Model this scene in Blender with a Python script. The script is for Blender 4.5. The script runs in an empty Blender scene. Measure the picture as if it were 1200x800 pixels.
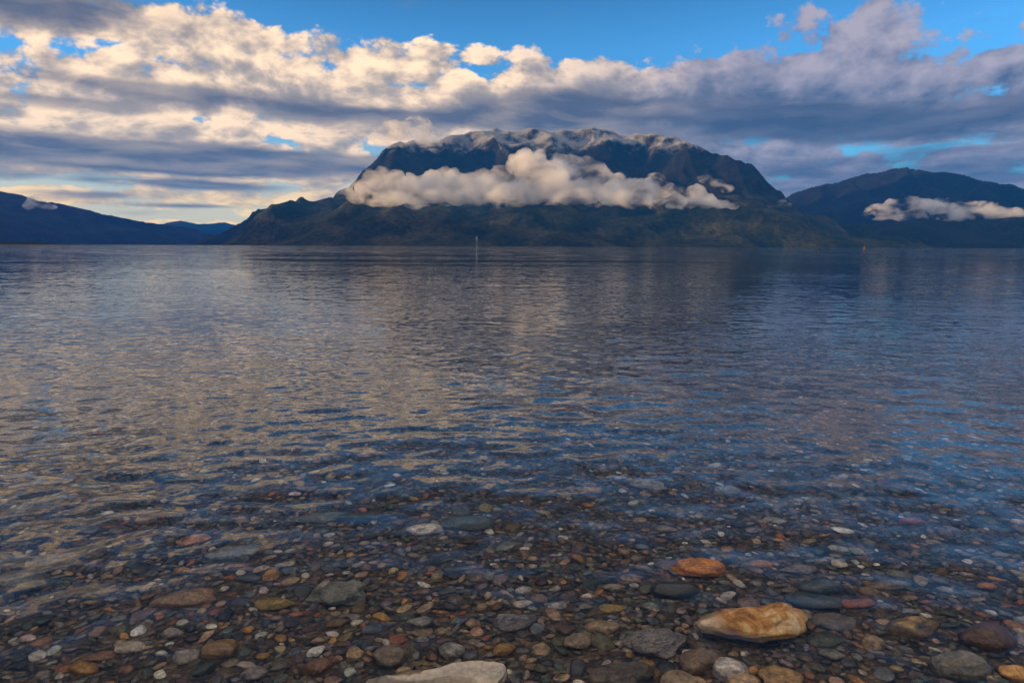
import bpy, math, random
import numpy as np
from mathutils import Vector, Matrix, Euler

R = math.radians
rng = np.random.default_rng(11)
random.seed(5)
S = bpy.context.scene
COL = S.collection

# ------------------------------------------------------------------ camera
CAM_H = 0.70
FPX = 800.0                      # focal length in pixels of the 1200 px wide photograph
PITCH = math.atan(111.5 / FPX)
ROLL = R(0.22)
cam_d = bpy.data.cameras.new('camera')
cam_d.sensor_width = 36.0
cam_d.lens = 24.0
cam_d.clip_start = 0.02
cam_d.clip_end = 90000.0
cam = bpy.data.objects.new('camera', cam_d)
COL.objects.link(cam)
cam.location = (0, 0, CAM_H)
cam.rotation_euler = (Matrix.Rotation(R(90) - PITCH, 3, 'X') @ Matrix.Rotation(ROLL, 3, 'Z')).to_euler()
S.camera = cam
CAM_R = np.array(cam.rotation_euler.to_matrix())
CAM_O = np.array([0, 0, CAM_H])


def ray(px, py):
    d = CAM_R @ np.array([(px - 600) / FPX, (400 - py) / FPX, -1.0])
    return d / np.linalg.norm(d)


def at(px, py, dist):
    """world point seen at a photo pixel, at a horizontal distance"""
    d = ray(px, py)
    k = dist / math.hypot(d[0], d[1])
    return CAM_O + d * k


def project(p):
    q = (np.asarray(p) - CAM_O) @ CAM_R
    return 600 + FPX * q[..., 0] / -q[..., 2], 400 - FPX * q[..., 1] / -q[..., 2]


def azel(px, py):
    d = ray(px, py)
    return math.degrees(math.atan2(d[0], d[1])), math.degrees(math.asin(d[2]))


# ------------------------------------------------------------------ numpy noise
_perm = np.random.default_rng(3).permutation(4096)


def _h(ix, iy, iz=0):
    return _perm[(ix + _perm[(iy + _perm[iz & 4095]) & 4095]) & 4095]


_g2 = np.stack([np.cos(np.arange(4096) * 2.399963), np.sin(np.arange(4096) * 2.399963)], -1)
_g3 = np.random.default_rng(4).normal(size=(4096, 3))
_g3 /= np.linalg.norm(_g3, axis=1, keepdims=True)


def perlin2(x, y, seed=0):
    x0 = np.floor(x).astype(int); y0 = np.floor(y).astype(int)
    fx = x - x0; fy = y - y0
    u = fx ** 3 * (fx * (fx * 6 - 15) + 10); v = fy ** 3 * (fy * (fy * 6 - 15) + 10)
    zs = np.full_like(x0, seed)

    def g(i, j):
        gg = _g2[_h(x0 + i, y0 + j, zs)]
        return gg[..., 0] * (fx - i) + gg[..., 1] * (fy - j)
    a = g(0, 0) + u * (g(1, 0) - g(0, 0))
    b = g(0, 1) + u * (g(1, 1) - g(0, 1))
    return (a + v * (b - a)) * 1.45


def perlin3(p, seed=0):
    p = p + seed * 17.31
    i0 = np.floor(p).astype(int)
    f = p - i0
    w = f ** 3 * (f * (f * 6 - 15) + 10)
    out = 0
    for i in (0, 1):
        for j in (0, 1):
            for k in (0, 1):
                gg = _g3[_h(i0[..., 0] + i, i0[..., 1] + j, i0[..., 2] + k)]
                d = gg[..., 0] * (f[..., 0] - i) + gg[..., 1] * (f[..., 1] - j) + gg[..., 2] * (f[..., 2] - k)
                wx = w[..., 0] if i else 1 - w[..., 0]
                wy = w[..., 1] if j else 1 - w[..., 1]
                wz = w[..., 2] if k else 1 - w[..., 2]
                out = out + d * wx * wy * wz
    return out * 1.5


def ridged(x, y, octaves=6, seed=0, gain=0.5):
    a, s, tot, wgt = 1.0, 0.0, 0.0, 1.0
    for o in range(octaves):
        n = 1 - np.abs(perlin2(x * 2 ** o + o * 7.7, y * 2 ** o - o * 3.1, seed + o))
        n = n * n
        s = s + a * n * wgt
        wgt = np.clip(n * 1.4, 0, 1)
        tot += a
        a *= gain
    return s / tot


def smooth(a, b, x):
    t = np.clip((x - a) / (b - a), 0, 1)
    return t * t * (3 - 2 * t)


# ------------------------------------------------------------------ mesh helpers
def mesh_obj(name, verts, faces, mat, parent=None, shade=True):
    me = bpy.data.meshes.new(name)
    verts = np.asarray(verts, dtype=np.float32)
    faces = np.asarray(faces, dtype=np.int32)
    nf, k = faces.shape
    me.vertices.add(len(verts)); me.vertices.foreach_set('co', verts.ravel())
    me.loops.add(nf * k); me.loops.foreach_set('vertex_index', faces.ravel())
    me.polygons.add(nf)
    me.polygons.foreach_set('loop_start', np.arange(nf, dtype=np.int32) * k)
    if shade:
        me.polygons.foreach_set('use_smooth', np.ones(nf, dtype=bool))
    me.update(calc_edges=True)
    if mat:
        me.materials.append(mat)
    o = bpy.data.objects.new(name, me)
    COL.objects.link(o)
    if parent:
        o.parent = parent
    return o


def ico(sub):
    import bmesh
    bm = bmesh.new()
    bmesh.ops.create_icosphere(bm, subdivisions=sub, radius=1.0)
    v = np.array([q.co[:] for q in bm.verts])
    f = np.array([[q.index for q in t.verts] for t in bm.faces])
    bm.free()
    return v, f


ICO = {s: ico(s) for s in (2, 3, 4, 5)}


def grid_faces(ny, nx):
    i = np.arange(ny * nx).reshape(ny, nx)
    return np.stack([i[:-1, :-1], i[:-1, 1:], i[1:, 1:], i[1:, :-1]], -1).reshape(-1, 4)


def tag(o, label=None, cat=None, group=None, kind=None):
    if label: o['label'] = label
    if cat: o['category'] = cat
    if group: o['group'] = group
    if kind: o['kind'] = kind
    return o


# ------------------------------------------------------------------ node expression helper
class NT:
    def __init__(self, tree):
        self.t = tree

    def new(self, typ, **kw):
        n = self.t.nodes.new(typ)
        for k, v in kw.items():
            setattr(n, k, v)
        return n

    def put(self, sock, v):
        if isinstance(v, E):
            self.t.links.new(v.s, sock)
        elif hasattr(v, 'links'):
            self.t.links.new(v, sock)
        else:
            sock.default_value = v

    def math(self, op, *a, clamp=False):
        n = self.new('ShaderNodeMath', operation=op, use_clamp=clamp)
        for i, v in enumerate(a):
            self.put(n.inputs[i], v)
        return E(self, n.outputs[0])

    def noise(self, vec, scale, detail=4.0, rough=0.5, dist=0.0, dims='3D', color=False, lac=2.0):
        n = self.new('ShaderNodeTexNoise', noise_dimensions=dims)
        self.put(n.inputs['Vector'], vec)
        self.put(n.inputs['Scale'], scale)
        self.put(n.inputs['Detail'], detail)
        self.put(n.inputs['Roughness'], rough)
        self.put(n.inputs['Lacunarity'], lac)
        self.put(n.inputs['Distortion'], dist)
        return E(self, n.outputs['Color' if color else 'Fac'])

    def comb(self, x, y, z):
        n = self.new('ShaderNodeCombineXYZ')
        for i, v in enumerate((x, y, z)):
            self.put(n.inputs[i], v)
        return E(self, n.outputs[0])

    def sep(self, v):
        n = self.new('ShaderNodeSeparateXYZ')
        self.put(n.inputs[0], v)
        return [E(self, o) for o in n.outputs]

    def vmath(self, op, *a):
        n = self.new('ShaderNodeVectorMath', operation=op)
        for i, v in enumerate(a):
            if op == 'SCALE' and i == 1:
                self.put(n.inputs['Scale'], v)
            else:
                self.put(n.inputs[i], v)
        return E(self, n.outputs['Value' if op in ('LENGTH', 'DOT_PRODUCT', 'DISTANCE') else 'Vector'])

    def mix(self, f, a, b, blend='MIX'):
        n = self.new('ShaderNodeMix', data_type='RGBA', blend_type=blend)
        self.put(n.inputs[0], f)
        for i, v in ((6, a), (7, b)):
            if isinstance(v, tuple) and len(v) == 3:
                v = (*v, 1.0)
            self.put(n.inputs[i], v)
        return E(self, n.outputs[2])

    def sstep(self, a, b, x):
        n = self.new('ShaderNodeMapRange', interpolation_type='SMOOTHSTEP')
        self.put(n.inputs['Value'], x)
        self.put(n.inputs['From Min'], a)
        self.put(n.inputs['From Max'], b)
        return E(self, n.outputs[0])

    def lin(self, a, b, x, lo=0.0, hi=1.0):
        n = self.new('ShaderNodeMapRange')
        self.put(n.inputs['Value'], x)
        self.put(n.inputs['From Min'], a)
        self.put(n.inputs['From Max'], b)
        self.put(n.inputs['To Min'], lo)
        self.put(n.inputs['To Max'], hi)
        return E(self, n.outputs[0])

    def ramp(self, f, stops, interp='LINEAR'):
        n = self.new('ShaderNodeValToRGB')
        n.color_ramp.interpolation = interp
        el = n.color_ramp.elements
        while len(el) < len(stops):
            el.new(0.5)
        for e, (p, c) in zip(el, stops):
            e.position = p
            e.color = (*c, 1) if len(c) == 3 else c
        self.put(n.inputs[0], f)
        return E(self, n.outputs[0])


class E:
    def __init__(self, nt, s):
        self.nt = nt; self.s = s

    def __add__(self, o): return self.nt.math('ADD', self, o)
    __radd__ = __add__
    def __mul__(self, o): return self.nt.math('MULTIPLY', self, o)
    __rmul__ = __mul__
    def __sub__(self, o): return self.nt.math('SUBTRACT', self, o)
    def __rsub__(self, o): return self.nt.math('SUBTRACT', o, self)
    def __truediv__(self, o): return self.nt.math('DIVIDE', self, o)
    def __rtruediv__(self, o): return self.nt.math('DIVIDE', o, self)


def new_mat(name):
    m = bpy.data.materials.new(name)
    m.use_nodes = True
    m.node_tree.nodes.clear()
    nt = NT(m.node_tree)
    out = nt.new('ShaderNodeOutputMaterial')
    return m, nt, out


def principled(nt, out, color, rough=0.6, normal=None, spec=0.5):
    b = nt.new('ShaderNodeBsdfPrincipled')
    if isinstance(color, tuple) and len(color) == 3:
        color = (*color, 1)
    nt.put(b.inputs['Base Color'], color)
    nt.put(b.inputs['Roughness'], rough)
    nt.put(b.inputs['Specular IOR Level'], spec)
    if normal is not None:
        nt.put(b.inputs['Normal'], normal)
    nt.t.links.new(b.outputs[0], out.inputs['Surface'])
    return b


def bump(nt, height, dist, strength=1.0, normal=None):
    n = nt.new('ShaderNodeBump')
    nt.put(n.inputs['Height'], height)
    nt.put(n.inputs['Distance'], dist)
    nt.put(n.inputs['Strength'], strength)
    if normal is not None:
        nt.put(n.inputs['Normal'], normal)
    return E(nt, n.outputs[0])


# ------------------------------------------------------------------ light: sun low on the left
SUN_AZ, SUN_EL = -98.0, 4.9          # degrees: left of the view direction, above the horizon
sun_d = bpy.data.lights.new('sun', 'SUN')
sun_d.energy = 5.0
sun_d.angle = R(0.5)
sun_d.color = (1.0, 0.58, 0.20)
sun = bpy.data.objects.new('sun', sun_d)
COL.objects.link(sun)
sd = Vector((math.sin(R(SUN_AZ)) * math.cos(R(SUN_EL)), math.cos(R(SUN_AZ)) * math.cos(R(SUN_EL)), math.sin(R(SUN_EL))))
sun.rotation_euler = sd.to_track_quat('Z', 'Y').to_euler()
sun.location = sd * 200

# ------------------------------------------------------------------ world: evening sky with a cloud deck
W = bpy.data.worlds.new('World')
S.world = W
W.use_nodes = True
W.node_tree.nodes.clear()
nt = NT(W.node_tree)
wout = nt.new('ShaderNodeOutputWorld')
bg = nt.new('ShaderNodeBackground')
nt.t.links.new(bg.outputs[0], wout.inputs['Surface'])
sky = nt.new('ShaderNodeTexSky', sky_type='NISHITA')
sky.sun_disc = False
sky.sun_elevation = R(SUN_EL)
sky.sun_rotation = R(SUN_AZ)
sky.altitude = 300
sky.air_density = 1.0
sky.dust_density = 0.6
sky.ozone_density = 2.5
tc = nt.new('ShaderNodeTexCoord')
dx, dy, dz = nt.sep(E(nt, tc.outputs['Generated']))
az = nt.math('ARCTAN2', dx, dy) * (180 / math.pi)
el = nt.math('ARCSINE', dz) * (180 / math.pi)


def blob(px, py, wx, wy, p=1.0):
    """soft patch of sky centred where the photograph shows it (widths in photo pixels)"""
    a0, e0 = azel(px, py)
    k = 57.3 / FPX
    u = (az - a0) * (1 / (wx * k))
    v = (el - e0) * (1 / (wy * k))
    r2 = u * u + v * v
    return nt.math('EXPONENT', r2 * -0.7) * p


def total(lst):
    s = None
    for b in lst:
        s = b if s is None else s + b
    return s


# cloud-deck coordinates: puffs flatten towards the horizon
elp = nt.math('MAXIMUM', el, 0.0)
cx = az * (1 / 22.0)
cy = nt.math('LOGARITHM', elp * 0.2 + 1.0, math.e) * 1.25
P = nt.comb(cx, cy, 0.0)
warp = nt.noise(P, 1.6, 3, 0.5, color=True)
Pw = nt.vmath('ADD', P, nt.vmath('SCALE', nt.vmath('SUBTRACT', warp, (0.5, 0.5, 0.5)), 0.22))


def puffs_(vec, scale):
    v = nt.new('ShaderNodeTexVoronoi', feature='SMOOTH_F1', voronoi_dimensions='2D')
    nt.put(v.inputs['Vector'], vec)
    v.inputs['Scale'].default_value = scale
    v.inputs['Detail'].default_value = 3.0
    v.inputs['Roughness'].default_value = 0.55
    v.inputs['Lacunarity'].default_value = 2.2
    v.inputs['Smoothness'].default_value = 0.35
    return 1.0 - E(nt, v.outputs['Distance'])


def cloud_noise(vec):
    big = nt.noise(vec, 2.0, 2, 0.5)
    fine = nt.noise(vec, 5.4, 9, 0.57)
    return big * 0.38 + fine * 0.40 + (puffs_(vec, 6.5) - 0.12) * 0.24


n0 = cloud_noise(Pw)
n1 = cloud_noise(nt.vmath('ADD', Pw, (-0.045, 0.075, 0.0)))     # a little towards the sun and upward
relief = (n0 - n1) * 2.7

# where the deck is thick, and where blue shows
cover = total([
    nt.lin(12.5, 17.5, el, 0.20, -0.10), nt.lin(18.0, 26.0, el, 0.0, -0.22), nt.sstep(-12.0, -30.0, az) * nt.sstep(15.0, 19.0, el) * nt.sstep(25.0, 20.0, el) * 0.36, nt.lin(36.0, 50.0, el, 0.0, 0.55),  # last term: unseen overhead cloud, added as light for the stones
    blob(250, 120, 420, 60, 0.20), blob(680, 125, 260, 30, 0.28), blob(1060, 115, 200, 70, 0.19),
    blob(60, 10, 120, 24, 0.28), blob(510, 65, 110, 18, 0.20), blob(960, 20, 80, 34, 0.30), blob(760, 0, 60, 8, 0.32), blob(225, 36, 80, 20, 0.30), blob(690, 92, 130, 14, 0.12), blob(1060, 20, 40, 22, 0.22), blob(410, 55, 60, 12, 0.12),
    blob(620, 20, 250, 32, -0.26), blob(380, 8, 120, 20, -0.26), blob(40, 52, 75, 10, -0.30), blob(1160, 25, 60, 34, -0.30),
    blob(110, 212, 120, 7, -0.36), blob(345, 166, 34, 7, -0.40), blob(444, 176, 26, 9, -0.50), blob(1075, 172, 70, 5, -0.36), blob(840, 45, 70, 30, -0.30),
    blob(160, 250, 150, 6, -0.30), blob(565, 84, 34, 10, -0.26), blob(890, 165, 40, 5, -0.30), blob(300, 64, 30, 6, -0.22), blob(15, 80, 34, 8, -0.24), blob(120, 48, 50, 5, -0.2), blob(480, 100, 30, 5, -0.16), blob(235, 140, 40, 4, -0.2),
])
dens = (n0 - 0.5) * 1.75 + cover + 0.07 * nt.sstep(14.5, 11.0, el) + 0.03
alpha = nt.sstep(-0.08, 0.12, dens)
thick = nt.sstep(0.10, 0.62, dens)
glow = total([blob(100, 92, 110, 24, 0.26), blob(250, 50, 80, 24, 0.18), blob(450, 80, 150, 30, 0.24), blob(270, 148, 120, 9, 0.28), blob(150, 240, 160, 14, 0.34), blob(680, 92, 120, 14, 0.16),
              blob(40, 147, 80, 6, 0.30), blob(470, 170, 60, 14, 0.34), blob(930, 205, 40, 6, 0.3), blob(960, 16, 60, 16, 0.22), blob(1060, 20, 40, 16, 0.2), blob(1000, 70, 120, 22, 0.14), blob(330, 205, 80, 8, 0.2)])
lit = nt.math('ADD', 0.60, relief + glow - thick * 0.34, clamp=True)
side = nt.sstep(-8.0, 20.0, az + (n0 - 0.5) * 26.0)            # golden side to mauve side
gold = nt.mix(nt.sstep(0.25, 1.0, lit), (0.46, 0.355, 0.27), (0.95, 0.68, 0.43))
warm = nt.mix(side, gold, (0.32, 0.285, 0.335))
low = nt.sstep(8.0, 2.0, el) * (1.0 - nt.sstep(-12.0, 6.0, az))
warm = nt.mix(low * 0.85, warm, (1.20, 0.82, 0.32))
cool = nt.mix(side, (0.23, 0.21, 0.20), (0.062, 0.090, 0.160))
ccol = nt.mix(lit, cool, warm)
ccol = nt.mix(nt.sstep(34.0, 52.0, el), ccol, nt.mix(lit, (0.70, 0.57, 0.43), (1.9, 1.46, 0.98)))      # unseen bright warm cloud overhead, added to light the stones
# a lower layer of shaded stratus bands in front of the lit deck
Pb = nt.vmath('MULTIPLY', Pw, (0.62, 1.5, 1.0))
nb_ = nt.noise(nt.vmath('ADD', Pb, (7.3, 2.1, 0.0)), 3.6, 8, 0.52)
band = total([
    blob(140, 182, 190, 13, 0.66), blob(330, 192, 120, 11, 0.42), blob(180, 104, 120, 8, 0.34), blob(60, 118, 60, 6, 0.34), blob(690, 124, 130, 14, 0.52), blob(60, 10, 120, 24, 0.42),
    blob(220, 217, 120, 5, 0.46), blob(540, 142, 130, 9, 0.42), blob(1090, 145, 200, 20, 0.34), blob(900, 140, 130, 16, 0.32), blob(110, 228, 60, 4, 0.42), blob(1050, 205, 220, 14, 0.36), blob(360, 128, 140, 8, 0.26),
    blob(210, 241, 50, 2.5, 0.40),
])
nb1 = nt.noise(nt.vmath('ADD', Pb, (7.27, 2.2, 0.0)), 3.6, 8, 0.52)
ab = nt.sstep(0.54, 0.92, nb_ + band - 0.02)
bcool = nt.mix(side, (0.070, 0.085, 0.135), (0.038, 0.062, 0.120))
bwarm = nt.mix(side, (0.37, 0.30, 0.24), (0.105, 0.120, 0.18))
bcol = nt.mix(nt.math('ADD', 0.20, (nb_ - nb1) * 3.0, clamp=True), bcool, bwarm)
# clear sky behind: the Nishita sky
skyc = nt.mix(1.0, E(nt, sky.outputs[0]), (0.085, 0.185, 0.265), 'MULTIPLY')
skyc = nt.vmath('SCALE', skyc, nt.lin(15.0, 27.0, el, 1.05, 0.26))
pale = nt.sstep(10.0, 2.0, el) * (1.0 - nt.sstep(-14.0, 10.0, az))
skyc = nt.mix(pale * 0.85, skyc, (0.78, 0.68, 0.44))
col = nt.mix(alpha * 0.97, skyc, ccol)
col = nt.mix(ab * 0.92, col, bcol)
col = nt.vmath('SCALE', col, nt.lin(24.0, 40.0, el, 0.80, 0.95))
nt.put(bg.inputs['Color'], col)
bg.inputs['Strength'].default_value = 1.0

# ------------------------------------------------------------------ terrain
def segdist(x, y, a, b):
    ax, ay, az_ = a; bx, by, bz = b
    ux, uy = bx - ax, by - ay
    L = ux * ux + uy * uy + 1e-9
    t = np.clip(((x - ax) * ux + (y - ay) * uy) / L, 0, 1)
    return np.hypot(x - (ax + t * ux), y - (ay + t * uy)), az_ + t * (bz - az_)


def terrain(name, ridges, box, step, slope, mat, noise_scale=1500.0, noise_amp=0.28, seed=0, tail=0.35, gully=0.5, hmin=60):
    x0, x1, y0, y1 = box
    xs = np.arange(x0, x1 + step, step); ys = np.arange(y0, y1 + step, step)
    X, Y = np.meshgrid(xs, ys)
    wx = X + 260 * perlin2(X / 1100, Y / 1100, seed + 40) + 90 * perlin2(X / 380, Y / 380, seed + 41)
    wy = Y + 260 * perlin2(X / 1100 + 9, Y / 1100, seed + 42) + 90 * perlin2(X / 380 + 5, Y / 380, seed + 43)
    o1 = max(2, int(math.log2(noise_scale / (4 * step))) + 1)
    o2 = max(1, int(math.log2(noise_scale * .33 / (4 * step))) + 1)
    rd = ridged(X / noise_scale, Y / noise_scale, o1, seed)
    rd2 = ridged(X / (noise_scale * .33) + 3, Y / (noise_scale * .33), o2, seed + 20)
    Z = np.full_like(X, -400.0)
    for rg in ridges:
        sl = slope
        if isinstance(rg, tuple):
            rg, sl = rg
        for a, b in zip(rg[:-1], rg[1:]):
            d, h = segdist(wx, wy, a, b)
            h = np.maximum(h, 4.0)
            dn = d / np.maximum(h, hmin) * sl
            prof = h * (1 - dn) + h * tail * np.clip(dn - 0.35, 0, 2) * np.exp(-0.3 * dn)
            Z = np.maximum(Z, prof)
    hmax = max(p[2] for rg in ridges for p in (rg[0] if isinstance(rg, tuple) else rg))
    lowf = np.clip(Z / hmax, 0, 1)
    Z = Z + noise_amp * hmax * ((rd - 0.5) * (0.16 + 0.60 * np.sin(np.clip(lowf, 0, 1) * math.pi)) + gully * (rd2 - 0.5) * 0.22 * (lowf > 0) * np.sqrt(lowf + 1e-6)) * np.clip((Z + 60) / 160, 0, 1)
    Z = np.maximum(Z, -30)
    # drop the rim so no sheet hangs in the air
    V = np.stack([X, Y, Z], -1).reshape(-1, 3)
    F = grid_faces(len(ys), len(xs))
    keep = (Z.reshape(-1)[F] > -29).any(1)
    F = F[keep]
    used = np.unique(F)
    remap = np.full(len(V), -1); remap[used] = np.arange(len(used))
    return mesh_obj(name, V[used], remap[F], mat)


def rock_material(name, low_a, low_b, rock_a, rock_b, snow_z, snow_w, grass_z, snow_amt=1.0):
    m, nt, out = new_mat(name)
    geo = nt.new('ShaderNodeNewGeometry')
    pos = E(nt, geo.outputs['Position'])
    nx, ny, nz = nt.sep(E(nt, geo.outputs['Normal']))
    px, py, pz = nt.sep(pos)
    nA = nt.noise(pos, 1 / 420, 6, 0.6)
    nB = nt.noise(pos, 1 / 90, 6, 0.65)
    nC = nt.noise(pos, 1 / 1500, 3, 0.5)
    grass = nt.mix(nt.sstep(0.38, 0.64, nA), low_a, low_b)
    rock = nt.mix(nt.sstep(0.35, 0.68, nB), rock_a, rock_b)
    tuft = nt.lin(0.34, 0.66, nt.noise(pos, 1 / 46, 3, 0.6), 0.5, 1.5)
    grass = nt.mix(1.0, grass, nt.comb(tuft, tuft, tuft), 'MULTIPLY')
    g = nt.sstep(grass_z + 260.0, grass_z - 260.0, pz + (nA - 0.5) * 700.0 + (0.75 - nz) * 500.0)
    c = nt.mix(g, rock, grass)
    s = nt.sstep(snow_z - snow_w, snow_z + snow_w, pz + (nB - 0.5) * 520.0 + (nC - 0.5) * 420.0)
    s = s * nt.sstep(0.50, 0.80, nz + (nB - 0.5) * 0.5) * snow_amt
    c = nt.mix(s, c, (0.70, 0.74, 0.80))
    h = nt.noise(pos, 1 / 60, 8, 0.62)
    principled(nt, out, c, 0.95, bump(nt, h, 22.0, 0.8), 0.1)
    return m


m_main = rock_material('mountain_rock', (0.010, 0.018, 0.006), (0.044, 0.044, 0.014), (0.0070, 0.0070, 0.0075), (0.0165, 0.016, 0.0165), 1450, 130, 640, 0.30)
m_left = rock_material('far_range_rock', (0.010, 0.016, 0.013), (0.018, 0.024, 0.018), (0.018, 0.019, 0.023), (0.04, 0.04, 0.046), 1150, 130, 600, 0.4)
m_right = rock_material('right_range_rock', (0.009, 0.013, 0.009), (0.015, 0.017, 0.010), (0.008, 0.0085, 0.011), (0.015, 0.0145, 0.018), 1650, 100, 500, 0.5)


def pts(lst):
    return [tuple(at(*p)) for p in lst]


main_ridge = pts([(246, 291, 9600), (300, 264, 9500), (342, 233, 9400), (380, 220, 9400), (418, 219, 9500), (430, 209, 10000), (444, 196, 10300), (468, 182, 10500), (500, 171, 10700), (535, 162, 10900),
                  (556, 155, 11000), (576, 149, 11000), (600, 154, 11000), (628, 151, 11100), (655, 155, 11000), (690, 149, 11000), (712, 151, 10900), (730, 157, 10900), (765, 160, 10700), (800, 168, 10500), (826, 175, 10300),
                  (846, 183, 10200), (868, 200, 10100), (888, 203, 10000), (906, 214, 9900), (926, 236, 9700), (960, 252, 9500), (1000, 268, 9300), (1040, 285, 9200)])
spurs = [
    (pts([(420, 224, 9500), (470, 236, 8700), (540, 250, 8000), (600, 268, 7400)]), 0.8),
    (pts([(560, 154, 11000), (600, 190, 9900), (640, 225, 8900), (680, 252, 8000), (700, 274, 7300)]), 0.85),
    (pts([(690, 150, 11000), (720, 188, 10000), (760, 225, 9000), (800, 256, 8000)]), 0.85),
    (pts([(800, 167, 10500), (830, 200, 9600), (850, 232, 8900), (900, 262, 8000)]), 0.85),
    (pts([(430, 241, 7900), (520, 240, 7900), (620, 241, 8000), (720, 242, 8100), (820, 243, 8300), (900, 246, 8500), (960, 256, 8700), (1040, 276, 9000), (1100, 288, 9000)]), 0.5),
]
mt = terrain('mountain', [(main_ridge, 0.85)] + spurs, (-6200, 9000, 5200, 13200), 24, 1.3, m_main, 1500, 0.30, seed=1)
tag(mt, 'broad dark mountain with snow on its summit rising across the lake', 'mountain', kind='structure')

left_ridge = [(-12700, 1500, 950), (-12900, 3300, 1250), (-12600, 5200, 1300), (-12750, 6500, 1200)] + pts([(-900, 150, 14500), (-420, 150, 15000), (-180, 180, 15500), (-60, 208, 16000), (0, 223, 16000), (40, 233, 16200), (100, 244, 16500), (140, 254, 16800), (180, 262, 17000), (225, 268, 17500), (270, 278, 18000)])  # leading points are out of view, added to shade the mountain's lower slopes
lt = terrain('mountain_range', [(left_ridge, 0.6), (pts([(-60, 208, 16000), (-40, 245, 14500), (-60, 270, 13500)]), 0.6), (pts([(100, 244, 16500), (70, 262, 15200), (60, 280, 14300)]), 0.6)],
             (-14000, -5000, -500, 20500), 60, 2.2, m_left, 3200, 0.13, seed=7, gully=0.25)
tag(lt, 'long blue mountain range on the far shore sloping down to the valley gap', 'mountain range', kind='structure')
spur = terrain('headland', [(pts([(212, 291, 12300), (250, 270, 12500), (285, 250, 12800), (302, 243, 13000), (330, 246, 13400), (380, 238, 13600), (440, 228, 13600)]), 0.9)],
               (-8200, -900, 10300, 15800), 36, 1.6, m_left, 1600, 0.16, seed=13)
tag(spur, 'small dusky blue headland behind the left foot of the snowy mountain', 'headland', kind='structure')
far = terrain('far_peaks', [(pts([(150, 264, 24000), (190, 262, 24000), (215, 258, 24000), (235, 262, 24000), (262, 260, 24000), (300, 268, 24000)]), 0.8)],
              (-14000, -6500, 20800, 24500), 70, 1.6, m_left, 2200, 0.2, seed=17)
tag(far, 'pale far peaks showing through the valley gap', 'mountain', kind='structure')

right_ridge = pts([(860, 262, 14000), (910, 240, 14000), (940, 226, 14000), (975, 216, 14100), (1000, 210, 14200), (1015, 205, 14200), (1040, 200, 14300), (1062, 197, 14300), (1080, 201, 14200), (1115, 207, 14000),
                   (1150, 213, 13800), (1185, 221, 13500), (1230, 236, 13200), (1300, 240, 13000), (1420, 215, 12500), (1600, 200, 12000)])
rt = terrain('mountain_range', [(right_ridge, 0.75), (pts([(1062, 197, 14300), (1085, 226, 12900), (1075, 255, 11700)]), 0.8), (pts([(1000, 210, 14200), (1015, 240, 12800), (1020, 266, 11600)]), 0.8),
                                (pts([(960, 262, 10300), (1010, 260, 10300), (1060, 261, 10300), (1110, 258, 10300), (1160, 259, 10300), (1230, 252, 10300), (1400, 245, 10000)]), 0.6),
                                (pts([(1150, 213, 13800), (1170, 240, 12400), (1180, 262, 11000)]), 0.8)],
             (2500, 14000, 7600, 17500), 36, 1.5, m_right, 1700, 0.22, seed=23)
tag(rt, 'dark blue mountain range behind the white cloud bank on the right', 'mountain range', kind='structure')

# unseen ridge, added to keep the low sun off this shore
shade_ridge = terrain('shade_hills', [([(-2600, -3800, 500), (-2900, -1500, 780), (-3100, 0, 820), (-3500, 1500, 760), (-4100, 2600, 420)], 1.6)],
                 (-6200, -1200, -5400, 4200), 50, 1.6, m_left, 1500, 0.2, seed=29)
tag(shade_ridge, 'unseen ridge added to shade the shore', 'shade_hills', kind='structure')
spit = terrain('shore', [([(-2000, 2300, 9), (-1650, 2310, 8), (-1545, 2320, 4)], 0.12)], (-2300, -1300, 2050, 2600), 8, 0.12, m_left, 200, 0.2, seed=31, hmin=12)
tag(spit, 'low dark point of land at the waterline', 'shore', kind='structure')

# ------------------------------------------------------------------ lake bed
def bed_z(x, y):
    x = np.asarray(x, float); y = np.asarray(y, float)
    xs = 2.5 * np.tanh((x - 0.4) / 2.5)
    t = y - 1.0
    d = 0.035 + 0.075 * t - 0.040 * xs + 0.010 * np.where(t > 0, t, 0) ** 2
    d = d + 0.015 * perlin2(x * 0.9 + 3, y * 0.9) + 0.006 * perlin2(x * 3, y * 3 + 7)
    d = np.where(d > 2, 2 + 38 * (1 - np.exp(-(d - 2) / 38)), d)
    return -np.maximum(d, -1.2)


def axis(lim, c0, g):
    v = [0.0]
    while v[-1] < lim:
        v.append(v[-1] + c0 + g * v[-1])
    return np.array(v)


a = axis(30000, 0.03, 0.05)
bx_ = np.concatenate([-a[::-1], a[1:]])
X, Y = np.meshgrid(bx_[np.abs(bx_) < 14300], bx_[(bx_ > -6500) & (bx_ < 24700)])
m_bed, nt, out = new_mat('lake_bed_gravel')
pos = E(nt, nt.new('ShaderNodeNewGeometry').outputs['Position'])
vor = nt.new('ShaderNodeTexVoronoi'); nt.put(vor.inputs['Vector'], nt.vmath('MULTIPLY', nt.vmath('ADD', pos, nt.vmath('SCALE', nt.noise(pos, 30, 2, color=True), 0.02)), (1, 1.2, 1))); vor.inputs['Scale'].default_value = 70
cr, cg, cb = nt.sep(E(nt, vor.outputs['Color']))
bc = nt.ramp(cr, [(0, (0.014, 0.013, 0.012)), (0.3, (0.045, 0.036, 0.028)), (0.6, (0.085, 0.066, 0.045)), (0.85, (0.13, 0.088, 0.048)), (1, (0.22, 0.19, 0.155))])
principled(nt, out, bc, 0.7, bump(nt, E(nt, vor.outputs['Distance']), -0.012, 1.0))
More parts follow.
